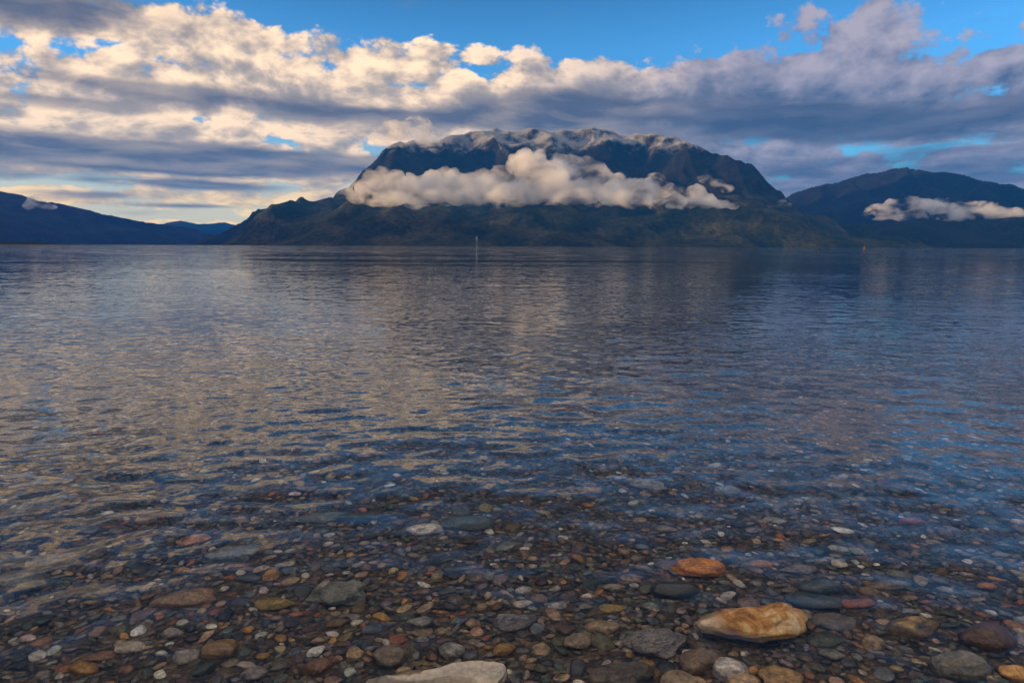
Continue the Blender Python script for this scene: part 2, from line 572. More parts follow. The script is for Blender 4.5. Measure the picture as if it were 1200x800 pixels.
bed = mesh_obj('lake_bed', np.stack([X, Y, bed_z(X, Y)], -1).reshape(-1, 3), grid_faces(*X.shape), m_bed)
tag(bed, 'gravelly lake bed sloping away from the shore', 'lake bed', kind='structure')

# ------------------------------------------------------------------ water
def axis2(lim, c0, g, knee=22.0, g2=0.03):
    v = [0.0]
    while v[-1] < lim:
        v.append(v[-1] + c0 + g * min(v[-1], knee) + g2 * max(v[-1] - knee, 0))
    return np.array(v)


ay = axis2(26000, 0.008, 0.005)
aym = -axis2(30, 0.03, 0.06)[1:][::-1]
yy = np.concatenate([aym, ay[ay < 24600]])
ax = axis2(26000, 0.014, 0.008)
xx = np.concatenate([-ax[::-1], ax[1:]])
xx = xx[np.abs(xx) < 14200]
X, Y = np.meshgrid(xx, yy)
CX = np.meshgrid(np.gradient(xx), yy)[0]; CY = np.meshgrid(xx, np.gradient(yy))[1]
Z = np.zeros_like(X)
wr = np.random.default_rng(8)
nw = 84
lam = np.exp(wr.uniform(math.log(0.05), math.log(2.0), nw))
patch = 0.55 + 0.75 * smooth(-0.35, 0.45, perlin2(X / 9.0, Y / 2.6 + 0.15 * X / 9, 61)) * (0.75 + 0.35 * perlin2(X / 40.0, Y / 14.0, 62))
calm = smooth(0.9, 3.2, Y)          # the shallows by the stones are calmer
for i in range(nw):
    L = lam[i]
    th = wr.normal(-1.75, 0.85)      # travel direction: towards the shore, spread
    k = 2 * math.pi / L
    kx, ky = math.cos(th) * k, math.sin(th) * k
    slope = 0.0108 * (1.0 if L < 0.13 else (0.13 / L) ** 0.75)
    A = slope / k
    # resolved by this part of the sheet?
    r_ = max(abs(math.cos(th)), 0.2)
    ii = np.where(np.gradient(yy) * abs(math.sin(th)) < L / 2.2)[0]
    jj = np.where(np.gradient(xx) * abs(math.cos(th)) < L / 2.2)[0]
    sl_ = (slice(ii[0], ii[-1] + 1), slice(jj[0], jj[-1] + 1))
    x_, y_ = X[sl_], Y[sl_]
    res = np.maximum(np.abs(math.cos(th)) * CX[sl_], np.abs(math.sin(th)) * CY[sl_])
    wgt = smooth(2.2, 4.5, L / res)
    bend = 0.9 * perlin2(x_ / (L * 7), y_ / (L * 7), 70 + i)
    ph = kx * x_ + ky * y_ + wr.uniform(0, 6.28) + bend * 2.2
    Z[sl_] += A * wgt * (np.sin(ph) + 0.22 * np.cos(2 * ph)) * (0.85 + 0.15 * calm[sl_])
Z *= patch
Z *= smooth(-0.5, 0.6, Y) * 0.9 + 0.1
m_wat, nt, out = new_mat('lake_water')
pos = E(nt, nt.new('ShaderNodeNewGeometry').outputs['Position'])
px, py, pz = nt.sep(pos)
farf = nt.sstep(2.5, 14.0, py)
vfar = nt.sstep(15.0, 90.0, py)
near = nt.sstep(0.8, 3.5, py)
pat = nt.lin(0.38, 0.62, nt.noise(nt.vmath('MULTIPLY', pos, (0.22, 1.0, 0.0)), 0.17, 4, 0.55), 0.35, 1.3)


def slopes(stretch, scale, detail, amount, dist=0.3):
    """small waves as a field of surface slopes"""
    c = nt.noise(nt.vmath('MULTIPLY', pos, stretch), scale, detail, 0.5, dist=dist, color=True)
    c = nt.vmath('MULTIPLY', nt.vmath('SUBTRACT', c, (0.5, 0.5, 0.5)), (0.7, 1.0, 0.0))
    return nt.vmath('SCALE', c, amount)


sl = nt.vmath('ADD', slopes((1.0, 1.9, 0.0), 15.0, 2, (near * 0.02 + farf * 0.07 + 0.10 + nt.sstep(0.35, -0.7, px) * nt.sstep(5.0, 2.0, py) * 0.09) * pat),
              slopes((1.0, 2.2, 0.0), 3.4, 3, (farf * 0.115 + 0.02) * pat))
sl = nt.vmath('ADD', sl, slopes((1.0, 2.4, 0.0), 0.5, 3, vfar * 0.40 * pat))
gn = E(nt, nt.new('ShaderNodeNewGeometry').outputs['Normal'])
nrm = nt.vmath('NORMALIZE', nt.vmath('ADD', gn, sl))
g = nt.new('ShaderNodeBsdfGlass'); g.inputs['IOR'].default_value = 1.333
nt.put(g.inputs['Roughness'], 0.0)
nt.put(g.inputs['Normal'], nrm)
nt.t.links.new(g.outputs[0], out.inputs['Surface'])
va = nt.new('ShaderNodeVolumeAbsorption')
va.inputs['Color'].default_value = (0.30, 0.62, 0.88, 1); va.inputs['Density'].default_value = 0.35
nt.t.links.new(va.outputs[0], out.inputs['Volume'])
ny_, nx_ = X.shape
top = np.stack([X, Y, Z], -1).reshape(-1, 3)
F = [grid_faces(ny_, nx_)]
# close the body of water below the bed
idx = np.arange(ny_ * nx_).reshape(ny_, nx_)
rim = np.concatenate([idx[0, :-1], idx[:-1, -1], idx[-1, :0:-1], idx[:0:-1, 0]])
low_v = top[rim].copy(); low_v[:, 2] = -60
nb = len(top)
n = len(rim)
lo = nb + np.arange(n)
F.append(np.stack([rim, lo, np.roll(lo, -1), np.roll(rim, -1)], -1))
V = np.concatenate([top, low_v, [[0, 0, -60]]])
water = mesh_obj('water', V, np.concatenate(F), m_wat)
# bottom: fan of quads (centre, two rim vertices at a time)
me = water.data
import bmesh
tag(water, 'clear rippled lake water', 'lake', kind='structure')

# ------------------------------------------------------------------ stones
def refr_hit(px, py, lift=0.0):
    d = ray(px, py)
    t = -CAM_H / d[2]
    p = CAM_O + d * t
    n = 1.333
    dd = np.array([d[0] / n, d[1] / n, 0.0]); dd[2] = -math.sqrt(1 - dd[0] ** 2 - dd[1] ** 2)
    # ground in front of the waterline is met before the water
    for s in np.linspace(0, t, 400):
        q = CAM_O + d * s
        if q[2] < float(bed_z(q[0], q[1])) + lift:
            return q
    for s in np.linspace(0, 3, 1200):
        q = p + dd * s
        if q[2] < float(bed_z(q[0], q[1])) + lift:
            return q
    return p


def stone_shape(seed, sub, angular=0.5, rough=0.10, flat=0.45, width=0.75):
    r = np.random.default_rng(seed)
    v, f = ICO[sub]
    v = v.copy()
    sg = np.sign(v) * np.abs(v) ** r.uniform(0.55, 0.95)
    v = sg / np.linalg.norm(sg, axis=1, keepdims=True) * (0.55 + 0.45 * np.linalg.norm(sg, axis=1, keepdims=True))
    v = v @ np.array(Euler((r.uniform(-.5, .5), r.uniform(-.5, .5), r.uniform(0, 3))).to_matrix()).T
    n = int(2 + angular * 7)
    for k in range(n):
        d = r.normal(size=3); d /= np.linalg.norm(d)
        off = r.uniform(0.62, 0.95)
        e = v @ d - off
        v = v - np.where(e > 0, e * r.uniform(0.75, 1.0), 0)[:, None] * d
    nn = v / np.linalg.norm(v, axis=1, keepdims=True)
    v = v * (1 + rough * 1.6 * perlin3(nn * 1.2 + seed * 3.3)[:, None] + rough * 0.7 * perlin3(nn * 2.9 + seed * 1.7)[:, None])
    if sub >= 4:
        v = v * (1 + rough * 0.28 * perlin3(nn * 7 + seed)[:, None] + rough * 0.12 * perlin3(nn * 17 + seed)[:, None])
    ext = np.abs(v).max(0)
    v = v / ext * np.array([1.0, width, flat])
    return v, f


def stone_material(name, vertex=False):
    m, nt, out = new_mat(name)
    tcn = nt.new('ShaderNodeTexCoord')
    oi = nt.new('ShaderNodeObjectInfo')
    if vertex:
        a = nt.new('ShaderNodeAttribute'); a.attribute_name = 'pebble'
        base = E(nt, a.outputs['Color'])
        p = E(nt, nt.new('ShaderNodeNewGeometry').outputs['Position'])
        k = 1.0
        rnd = E(nt, a.outputs['Alpha'])
        p = nt.vmath('ADD', p, nt.comb(rnd * 11.0, rnd * 7.0, rnd * 5.0))
    else:
        base = E(nt, oi.outputs['Color'])
        rnd = E(nt, oi.outputs['Random'])
        p = E(nt, nt.new('ShaderNodeNewGeometry').outputs['Position'])
        p = nt.vmath('ADD', p, nt.comb(rnd * 11.0, rnd * 7.0, rnd * 5.0))
    n1 = nt.noise(p, 38, 5, 0.6, dist=0.6)
    n2 = nt.noise(p, 150, 4, 0.65)
    band = nt.noise(nt.vmath('MULTIPLY', p, (1.0, 1.0, 5.0)), 45, 3, 0.5, dist=1.0)
    val = nt.lin(0.3, 0.72, n1, 0.35, 1.75)
    c = nt.mix(1.0, base, nt.comb(val, val, val), 'MULTIPLY')
    v2 = nt.lin(0.32, 0.68, n2, 0.50, 1.5)
    c = nt.mix(1.0, c, nt.comb(v2, v2, v2), 'MULTIPLY')
    c = nt.mix(nt.sstep(0.56, 0.66, band) * nt.sstep(0.45, 0.75, rnd) * 0.5, c, (0.22, 0.20, 0.17))
    c = nt.mix(nt.sstep(0.60, 0.74, n1) * nt.sstep(0.75, 0.3, rnd) * 0.45, c, (0.16, 0.075, 0.024))
    ro = nt.lin(0.3, 0.7, n1, 0.32, 0.6)
    principled(nt, out, c, ro, bump(nt, n2, 0.0022, 0.9))
    return m


m_stone = stone_material('wet_stone')
m_bedstone = stone_material('wet_gravel_stone', True)

PAL = {  # name: (colour, weight)
    'dark slate': ((0.022, 0.026, 0.030), 12), 'blue grey': ((0.070, 0.082, 0.096), 9), 'grey': ((0.13, 0.122, 0.110), 16), 'brown': ((0.105, 0.062, 0.031), 16),
    'olive': ((0.060, 0.062, 0.036), 10), 'dark green': ((0.034, 0.048, 0.038), 8), 'tan': ((0.22, 0.155, 0.090), 16), 'ochre': ((0.26, 0.135, 0.032), 5.5),
    'rust': ((0.19, 0.065, 0.020), 3), 'mauve': ((0.105, 0.082, 0.088), 6), 'maroon': ((0.050, 0.026, 0.027), 3), 'pale': ((0.30, 0.275, 0.24), 8), 'white': ((0.44, 0.42, 0.39), 1.6),
}
PN = list(PAL)
PW = np.array([PAL[k][1] for k in PN], float); PW /= PW.sum()

# (pixel x, pixel y, width px, height px, palette or colour, label, turn deg, kwargs)
LM = [
    (874, 735, 112, 0.44, (0.36, 0.19, 0.055), 'large mottled orange and cream boulder breaking the water surface', 6, dict(flat=0.36, width=0.50, angular=0.25, rough=0.16, seed=901, special='boulder')),
    (516, 809, 156, 0.3, (0.36, 0.31, 0.25), 'long cream slab with a pale raised rim at the water\'s edge', 4, dict(flat=0.17, width=0.40, angular=0.3, rough=0.22, seed=952, special='slab')),
    (853, 785, 36, 1, (0.50, 0.47, 0.45), 'round white pebble with a greyish tinge', 0, dict(flat=0.85, width=0.92, angular=0.05, rough=0.05, seed=903)),
    (868, 800, 36, 1, (0.42, 0.29, 0.17), 'peach pebble touching the round white pebble', 20, dict(flat=0.7, width=0.8, angular=0.2, rough=0.06, seed=904)),
    (794, 798, 36, 1, (0.30, 0.23, 0.15), 'smooth tan pebble cut by the lower edge, before the angular tan rock', 10, dict(flat=0.7, width=0.9, angular=0.05, rough=0.05, seed=905)),
    (912, 796, 46, 1, (0.30, 0.19, 0.085), 'cream and orange knobbly stone near the peach pebble', 20, dict(flat=0.6, width=0.8, angular=0.5, rough=0.15, seed=906)),
    (822, 776, 52, 1, (0.17, 0.12, 0.075), 'angular tan rock behind the round white pebble', 30, dict(flat=0.6, width=0.8, angular=0.9, rough=0.1, seed=907)),
    (818, 665, 62, 1, (0.50, 0.19, 0.016), 'bright orange stone under the rippled water', 12, dict(flat=0.42, width=0.6, angular=0.5, rough=0.12, seed=908)),
    (230, 633, 38, 1, (0.40, 0.225, 0.165), 'salmon pink flat stone under bluish water', 5, dict(flat=0.45, width=0.62, angular=0.6, rough=0.08, seed=909)),
    (498, 621, 42, 1, (0.50, 0.46, 0.42), 'bright white lumpy stone on dark submerged pebbles', 5, dict(flat=0.45, width=0.7, angular=0.4, rough=0.12, seed=910)),
    (602, 728, 48, 1, (0.19, 0.19, 0.20), 'grey oval stone banded with white veins', 14, dict(flat=0.5, width=0.62, angular=0.2, rough=0.08, seed=911, special='band')),
    (770, 752, 72, 1, (0.17, 0.14, 0.12), 'broad pinkish grey stone with wavy rings', 8, dict(flat=0.36, width=0.75, angular=0.35, rough=0.16, seed=912, special='band')),
    (677, 751, 32, 1, (0.24, 0.18, 0.12), 'tan wedge stone just left of the broad ringed stone', 30, dict(flat=0.55, width=0.75, angular=0.9, rough=0.06, seed=913)),
    (154, 758, 28, 1, (0.36, 0.31, 0.25), 'pale cream oval pebble alone on brown gravel', 8, dict(flat=0.5, width=0.7, angular=0.05, rough=0.05, seed=914)),
    (402, 694, 70, 1, (0.17, 0.175, 0.15), 'knobbly grey green stone under the ripples', 10, dict(flat=0.45, width=0.7, angular=0.4, rough=0.22, seed=915)),
    (323, 706, 42, 1, (0.24, 0.18, 0.055), 'yellowish flat stone left of the knobbly grey green stone', 4, dict(flat=0.4, width=0.6, angular=0.5, rough=0.1, seed=916)),
    (30, 681, 62, 1, (0.12, 0.095, 0.05), 'olive brown hump-backed stone', 0, dict(flat=0.45, width=0.65, angular=0.3, rough=0.1, seed=917)),
    (71, 657, 46, 1, (0.20, 0.19, 0.185), 'pale grey loaf-shaped stone in blue water', 6, dict(flat=0.45, width=0.6, angular=0.2, rough=0.08, seed=918)),
    (222, 701, 66, 1, (0.25, 0.165, 0.10), 'tan flat slab in ripples below the salmon pink stone', 14, dict(flat=0.3, width=0.5, angular=0.6, rough=0.1, seed=919)),
    (612, 691, 22, 1, (0.40, 0.38, 0.34), 'small white tilted pebble behind the white oval one', 40, dict(flat=0.6, width=0.7, angular=0.2, rough=0.06, seed=920)),
    (612, 709, 22, 1, (0.36, 0.32, 0.27), 'small white oval pebble beside the round tan one', 0, dict(flat=0.45, width=0.7, angular=0.1, rough=0.05, seed=921)),
    (631, 702, 22, 1, (0.24, 0.14, 0.075), 'small round tan pebble between two white ones', 0, dict(flat=0.7, width=0.9, angular=0.05, rough=0.05, seed=922)),
    (653, 709, 24, 1, (0.30, 0.29, 0.28), 'small bluish white flat pebble', 20, dict(flat=0.4, width=0.6, angular=0.4, rough=0.06, seed=923)),
    (1067, 610, 24, 1, (0.26, 0.060, 0.024), 'brick red pebble in deeper blue water', 5, dict(flat=0.5, width=0.65, angular=0.4, rough=0.06, seed=924)),
    (890, 661, 28, 1, (0.34, 0.15, 0.030), 'small amber pebble right of the bright orange stone', 10, dict(flat=0.45, width=0.6, angular=0.4, rough=0.06, seed=925)),
    (934, 667, 42, 1, (0.21, 0.20, 0.22), 'lilac grey boat-shaped stone', 8, dict(flat=0.4, width=0.5, angular=0.5, rough=0.1, seed=926)),
    (1003, 706, 38, 1, (0.28, 0.095, 0.020), 'thin rust orange flake', 6, dict(flat=0.3, width=0.5, angular=0.7, rough=0.08, seed=927)),
    (976, 728, 46, 1, (0.135, 0.11, 0.10), 'flat brownish pink oval stone right of the orange and cream boulder', 6, dict(flat=0.35, width=0.7, angular=0.1, rough=0.06, seed=928)),
    (1065, 734, 54, 1, (0.19, 0.12, 0.035), 'yellow brown stone with a dark underside', 10, dict(flat=0.45, width=0.6, angular=0.5, rough=0.12, seed=929)),
    (1022, 753, 24, 1, (0.28, 0.20, 0.13), 'small blocky cream stone', 30, dict(flat=0.7, width=0.8, angular=0.9, rough=0.05, seed=930)),
    (1152, 747, 50, 1, (0.045, 0.024, 0.026), 'dark maroon humped stone', 20, dict(flat=0.6, width=0.75, angular=0.4, rough=0.08, seed=931)),
    (1120, 781, 56, 1, (0.070, 0.072, 0.066), 'grey green rock at the wet edge', 10, dict(flat=0.55, width=0.7, angular=0.6, rough=0.1, seed=932)),
    (1186, 788, 30, 1, (0.34, 0.18, 0.05), 'amber yellow pebble at the wet edge', 10, dict(flat=0.7, width=0.8, angular=0.3, rough=0.08, seed=933)),
    (1153, 791, 26, 1, (0.36, 0.28, 0.18), 'cream pebble beside the amber yellow pebble', 10, dict(flat=0.6, width=0.8, angular=0.2, rough=0.08, seed=934)),
    (948, 704, 56, 1, (0.060, 0.070, 0.060), 'dark green angular slab behind the orange and cream boulder', -12, dict(flat=0.4, width=0.6, angular=0.9, rough=0.08, seed=935)),
    (853, 698, 22, 1, (0.42, 0.40, 0.37), 'small white chip behind the orange and cream boulder', 30, dict(flat=0.4, width=0.6, angular=0.9, rough=0.06, seed=936)),
    (851, 574, 28, 1, (0.26, 0.26, 0.25), 'blurred pale stone in deeper water', 0, dict(flat=0.6, width=0.8, angular=0.3, rough=0.1, seed=937)),
    (758, 568, 38, 1, (0.28, 0.27, 0.25), 'chalky flat stone far out under the water', 0, dict(flat=0.4, width=0.7, angular=0.3, rough=0.1, seed=938)),
    (590, 762, 26, 1, (0.26, 0.15, 0.05), 'cream pebble stained rust brown', 30, dict(flat=0.7, width=0.8, angular=0.4, rough=0.12, seed=939)),
    (458, 768, 36, 1, (0.16, 0.125, 0.09), 'rounded brown cobble behind the cream slab', 0, dict(flat=0.8, width=0.85, angular=0.2, rough=0.06, seed=940)),
    (530, 763, 28, 1, (0.24, 0.23, 0.20), 'round pale grey pebble behind the cream slab', 0, dict(flat=0.75, width=0.9, angular=0.15, rough=0.06, seed=941)),
    (262, 760, 40, 1, (0.22, 0.13, 0.05), 'ochre brown rounded stone among pebbles', 0, dict(flat=0.6, width=0.7, angular=0.3, rough=0.08, seed=942)),
    (220, 768, 26, 1, (0.25, 0.22, 0.19), 'pale rounded pebble left of the ochre brown stone', 0, dict(flat=0.65, width=0.75, angular=0.1, rough=0.06, seed=943)),
    (100, 782, 36, 1, (0.23, 0.12, 0.03), 'orange brown splinter of rock', -20, dict(flat=0.4, width=0.5, angular=0.9, rough=0.08, seed=944)),
    (300, 790, 26, 1, (0.22, 0.19, 0.17), 'mauve tinted pale pebble low among brown gravel', 10, dict(flat=0.7, width=0.8, angular=0.2, rough=0.06, seed=945)),
    (492, 729, 30, 1, (0.22, 0.20, 0.17), 'pale grey wedge pebble behind brown cobbles', 10, dict(flat=0.55, width=0.7, angular=0.5, rough=0.06, seed=946)),
    (420, 606, 62, 1, (0.060, 0.072, 0.068), 'long dark green flat slab in deep water', 6, dict(flat=0.3, width=0.5, angular=0.5, rough=0.08, seed=947)),
    (545, 612, 66, 1, (0.070, 0.085, 0.070), 'dark green flat slab right of the white lumpy stone', 4, dict(flat=0.3, width=0.55, angular=0.4, rough=0.08, seed=948)),
    (790, 690, 56, 1, (0.045, 0.046, 0.038), 'smooth dark olive stone below the bright orange stone', 8, dict(flat=0.5, width=0.6, angular=0.15, rough=0.06, seed=949)),
    (720, 688, 24, 1, (0.28, 0.24, 0.17), 'small cream pebble beside dark olive stones', -12, dict(flat=0.45, width=0.55, angular=0.2, rough=0.06, seed=950)),
    (380, 606, 50, 1, (0.11, 0.12, 0.105), 'greyish green flat stone left of the long dark slab', 6, dict(flat=0.35, width=0.6, angular=0.4, rough=0.08, seed=951)),
    (275, 648, 54, 1, (0.18, 0.185, 0.17), 'whitish crinkled stone right of the salmon pink stone', 16, dict(flat=0.4, width=0.65, angular=0.4, rough=0.2, seed=952)),
    (960, 687, 46, 1, (0.055, 0.075, 0.075), 'teal grey smooth stone in shallow water', 2, dict(flat=0.4, width=0.5, angular=0.2, rough=0.06, seed=953)),
    (730, 790, 72, 1, (0.095, 0.080, 0.062), 'broad brown streaked stone below the ringed stone', 5, dict(flat=0.4, width=0.6, angular=0.4, rough=0.1, seed=954)),
    (1040, 684, 44, 1, (0.16, 0.12, 0.085), 'tan sliver lying across grey pebbles', -4, dict(flat=0.25, width=0.4, angular=0.6, rough=0.06, seed=955)),
]

occ = []   # x, y, r of placed stones


def special_material(kind):
    m, nt, out = new_mat('stone_' + kind)
    p = E(nt, nt.new('ShaderNodeTexCoord').outputs['Object'])
    n1 = nt.noise(p, 22, 6, 0.65, dist=0.8)
    n2 = nt.noise(p, 140, 7, 0.7)
    if kind == 'boulder':
        c = nt.ramp(n1, [(0.30, (0.030, 0.014, 0.007)), (0.40, (0.16, 0.055, 0.010)), (0.50, (0.36, 0.17, 0.035)), (0.60, (0.46, 0.33, 0.17)), (0.72, (0.55, 0.50, 0.43))])
        x, y, z = nt.sep(p)
        c = nt.mix(nt.sstep(-0.045, -0.085, x + (n1 - 0.5) * 0.05) * 0.8, c, (0.46, 0.37, 0.28))
        c = nt.mix(nt.sstep(0.012, -0.018, z + (n1 - 0.5) * 0.05) * 0.75, c, (0.30, 0.24, 0.18))
    elif kind == 'slab':
        x, y, z = nt.sep(p)
        c = nt.ramp(n1, [(0.32, (0.09, 0.055, 0.025)), (0.5, (0.22, 0.16, 0.09)), (0.66, (0.36, 0.30, 0.22))])
        c = nt.mix(nt.sstep(0.010, 0.022, z + (n1 - 0.5) * 0.03) * 0.8, c, (0.46, 0.42, 0.37))
    else:
        b = nt.noise(nt.vmath('MULTIPLY', p, (1, 2.2, 3)), 40, 2, 0.4, dist=2.2)
        k = (0.14, 0.14, 0.15) if kind == 'band' else (0.15, 0.12, 0.1)
        c = nt.ramp(b, [(0.36, (0.08, 0.075, 0.075)), (0.46, k), (0.53, (0.34, 0.31, 0.29)), (0.58, k), (0.7, (0.22, 0.19, 0.17))])
    v = nt.lin(0.3, 0.7, n2, 0.65, 1.3)
    c = nt.mix(1.0, c, nt.comb(v, v, v), 'MULTIPLY')
    principled(nt, out, c, nt.lin(0.3, 0.7, n1, 0.28, 0.55), bump(nt, n2, 0.003, 0.9))
    return m


SPEC = {}
for i, (px, py, wpx, _, c, lab, turn, kw) in enumerate(LM):
    kw = dict(kw)
    sp = kw.pop('special', None); seed = kw.pop('seed')
    p = refr_hit(px, py, 0.0)
    rad = 0.5 * wpx / FPX * np.linalg.norm(p - CAM_O) * 1.03
    v, f = stone_shape(seed, 5 if wpx > 100 else 4, **kw)
    v = v * rad
    if sp == 'boulder':      # high shoulder on the right, rounded low end on the left
        u = v[:, 0] / rad
        v[:, 2] *= 1.0 + 0.30 * smooth(-0.5, 0.8, u)
        v[:, 2] += 0.20 * rad * smooth(-0.3, 0.9, u)
        v[:, 1] *= 0.85 + 0.25 * smooth(-0.9, 0.2, u)
    if sp == 'slab':         # a raised, wavy rim along the far side
        u, w = v[:, 0] / rad, v[:, 1] / rad
        v[:, 2] += 0.17 * rad * np.exp(-((w - 0.10 - 0.06 * np.sin(u * 5)) / 0.10) ** 2) * (v[:, 2] > 0)
    if sp and sp not in SPEC:
        SPEC[sp] = special_material(sp)
    kind = 'boulder' if sp == 'boulder' else ('stone' if wpx > 45 else 'pebble')
    o = mesh_obj(kind, v, f, SPEC[sp] if sp else m_stone)
    hh = v[:, 2].max()
    zc = float(bed_z(p[0], p[1])) + hh * (0.70 if sp in ('boulder', 'slab') else 0.42 if wpx < 100 else 0.30)
    # keep the picture position: step back along the line of sight by the height of the centre
    o.location = (p[0], p[1] - hh * 0.4, zc)
    o.rotation_euler = (R(rng.uniform(-7, 7)), R(rng.uniform(-7, 7)) - R(2), R(turn))
    o.color = (*c, 1)
    tag(o, lab, 'boulder' if kind == 'boulder' else kind, None if kind == 'boulder' else 'stones on the lake bed')
    fl = kw.get('width', .7)
    occ.append((p[0], p[1] - hh * 0.4, rad * (0.55 + 0.45 * fl) * 0.95, rad))

# scattered pebbles: sizes from large to small, dart-thrown so they lie side by side
cell = 0.10
gridd = {}


def add_occ(x, y, r):
    k = (int(math.floor(x / cell)), int(math.floor(y / cell)))
    gridd.setdefault(k, []).append((x, y, r))


for x, y, r, _r in occ:
    add_occ(x, y, r)


def free(x, y, r, f=0.80):
    n = int((r + 0.10) / cell) + 1
    ix, iy = int(math.floor(x / cell)), int(math.floor(y / cell))
    for i in range(ix - n, ix + n + 1):
        for j in range(iy - n, iy + n + 1):
            for (a, b, q) in gridd.get((i, j), ()):
                dd = (r + q) * f
                if (a - x) ** 2 + (b - y) ** 2 < dd * dd:
                    return False
    return True


stones = []     # x, y, r
pr = random.Random(21)
for r0, r1, tries in ((0.034, 0.046, 60), (0.023, 0.033, 420), (0.015, 0.022, 4600), (0.0105, 0.015, 24000), (0.0072, 0.0105, 46000), (0.005, 0.0072, 30000)):
    for t in range(tries):
        y = 0.55 + 6.6 * pr.random() ** (1.5 if r0 < 0.0145 else 1.15)
        if (r0 < 0.0102 and y > 3.2) or (r0 < 0.007 and y > 1.9):
            continue
        x = pr.uniform(-1, 1) * (0.75 + 0.92 * y)
        r = pr.uniform(r0, r1)
        if free(x, y, r):
            add_occ(x, y, r)
            stones.append((x, y, r))
SHAPES = {s: [stone_shape(100 + k, s, angular=pr.uniform(0.3, 1.1), rough=pr.uniform(0.07, 0.15), flat=pr.uniform(0.18, 0.46), width=pr.uniform(0.48, 0.86)) for k in range(22)] for s in (2, 3)}
LOWV, LOWF = ico(1)
LOWS = [(LOWV * np.array([1, .75, .45]) * (1 + 0.12 * perlin3(LOWV * 1.3 + k * 2.2)[:, None]), LOWF) for k in range(12)]

lm_names = [l[5] for l in LM]
recs = []
for (x, y, r) in stones:
    z = float(bed_z(x, y))
    apx, apy = project((x, y, z * 0.75))
    area = (r / math.hypot(x, y, CAM_H - z)) ** 2 if (-20 < apx < 1220 and apy < 815) else 0
    pal = PN[int(rng.choice(len(PN), p=PW))]
    base = np.array(PAL[pal][0]) * rng.uniform(0.9, 1.7) * (1 + rng.normal(0, 0.06, 3))
    recs.append(dict(x=x, y=y, z=z, r=r, pal=pal, col=np.clip(base, 0.008, 0.6), area=area, apx=float(apx), apy=float(apy)))
recs.sort(key=lambda d: -d['area'])
N_IND = 300 - sum(1 for l in LM if l[2] <= 45)
inds, rest = recs[:N_IND], recs[N_IND:]


def pose(d):
    return Euler((R(rng.normal(0, 11)), R(rng.normal(0, 11)), rng.uniform(0, 6.28)))


base_mesh = {}
lm_proj = np.array([(l[0], l[1]) for l in LM], float)
SHORT = {}
bylabel = {}
for d in inds:
    k = int(rng.integers(22))
    if k not in base_mesh:
        proto = mesh_obj('pebble', SHAPES[3][k][0], SHAPES[3][k][1], m_stone)
        base_mesh[k] = proto
        o = proto
    else:
        o = base_mesh[k].copy()
        COL.objects.link(o)
    v = SHAPES[3][k][0]
    r = d['r'] * 1.16
    o.scale = (r, r, r)
    o.location = (d['x'], d['y'], d['z'] + r * v[:, 2].max() * 0.45)
    o.rotation_euler = pose(d)
    o.color = (*d['col'], 1)
    # describe it by colour and by the nearest landmark stone
    dd = lm_proj - np.array([d['apx'], d['apy']])
    j = int(np.argmin(np.hypot(dd[:, 0], dd[:, 1] * 1.8)))
    gx, gy = d['apx'] - lm_proj[j, 0], (d['apy'] - lm_proj[j, 1]) * 1.8
    rel = ('right of' if gx > 0 else 'left of') if abs(gx) > abs(gy) else ('in front of' if gy > 0 else 'behind')
    bylabel.setdefault((d['pal'], rel, j), []).append((math.hypot(gx, gy), o))
ORD = ['closest', 'second', 'third', 'fourth', 'fifth', 'sixth', 'seventh', 'eighth']


def short(lab):
    w = lab
    for cut in (' behind ', ' beside ', ' under ', ' left of ', ' right of ', ' breaking ', ' on ', ' at ', ' in ', ' with ', ' below ', ' cut by ', ' among ', ' alone ', ' lying ', ' far out ', ' just ', ' touching ', ' near ', ' between ', ' stained '):
        if cut in w:
            w = w[:w.index(cut)]
    return w


names = [short(l) for l in lm_names]
for j, s in enumerate(names):
    if names.count(s) > 1:
        names[j] = ' '.join(lm_names[j].split()[:8])
for (pal, rel, j), lst in bylabel.items():
    lst.sort(key=lambda t: t[0])
    for q, (_, o) in enumerate(lst):
        pre = '' if len(lst) == 1 else ORD[min(q, 7)] + ' '
        tag(o, f'{pre}{pal} pebble {rel} the {names[j]}', 'pebble', 'pebbles on the lake bed')

# the countless smaller ones: one bed of gravel
VV, FF, CC = [], [], []
nv = 0
for d in rest:
    near_ = d['area'] > (0.012) ** 2
    if d['y'] < 2.7:
        v, f = SHAPES[2][int(rng.integers(22))]
    else:
        v, f = LOWS[int(rng.integers(12))]
    r = d['r'] * 1.18
    M = np.array(pose(d).to_matrix())
    w = (v * r) @ M.T + np.array([d['x'], d['y'], d['z'] + r * v[:, 2].max() * 0.40])
    VV.append(w); FF.append(f + nv); nv += len(v)
    c = np.empty((len(v), 4)); c[:, :3] = d['col']; c[:, 3] = rng.random()
    CC.append(c)
gv = mesh_obj('gravel', np.concatenate(VV), np.concatenate(FF), m_bedstone)
ca = gv.data.color_attributes.new('pebble', 'FLOAT_COLOR', 'POINT')
ca.data.foreach_set('color', np.concatenate(CC).astype(np.float32).ravel())
tag(gv, 'bed of countless small mixed pebbles under the water', 'gravel', kind='stuff')
print('stones', len(stones), 'individual', len(inds))

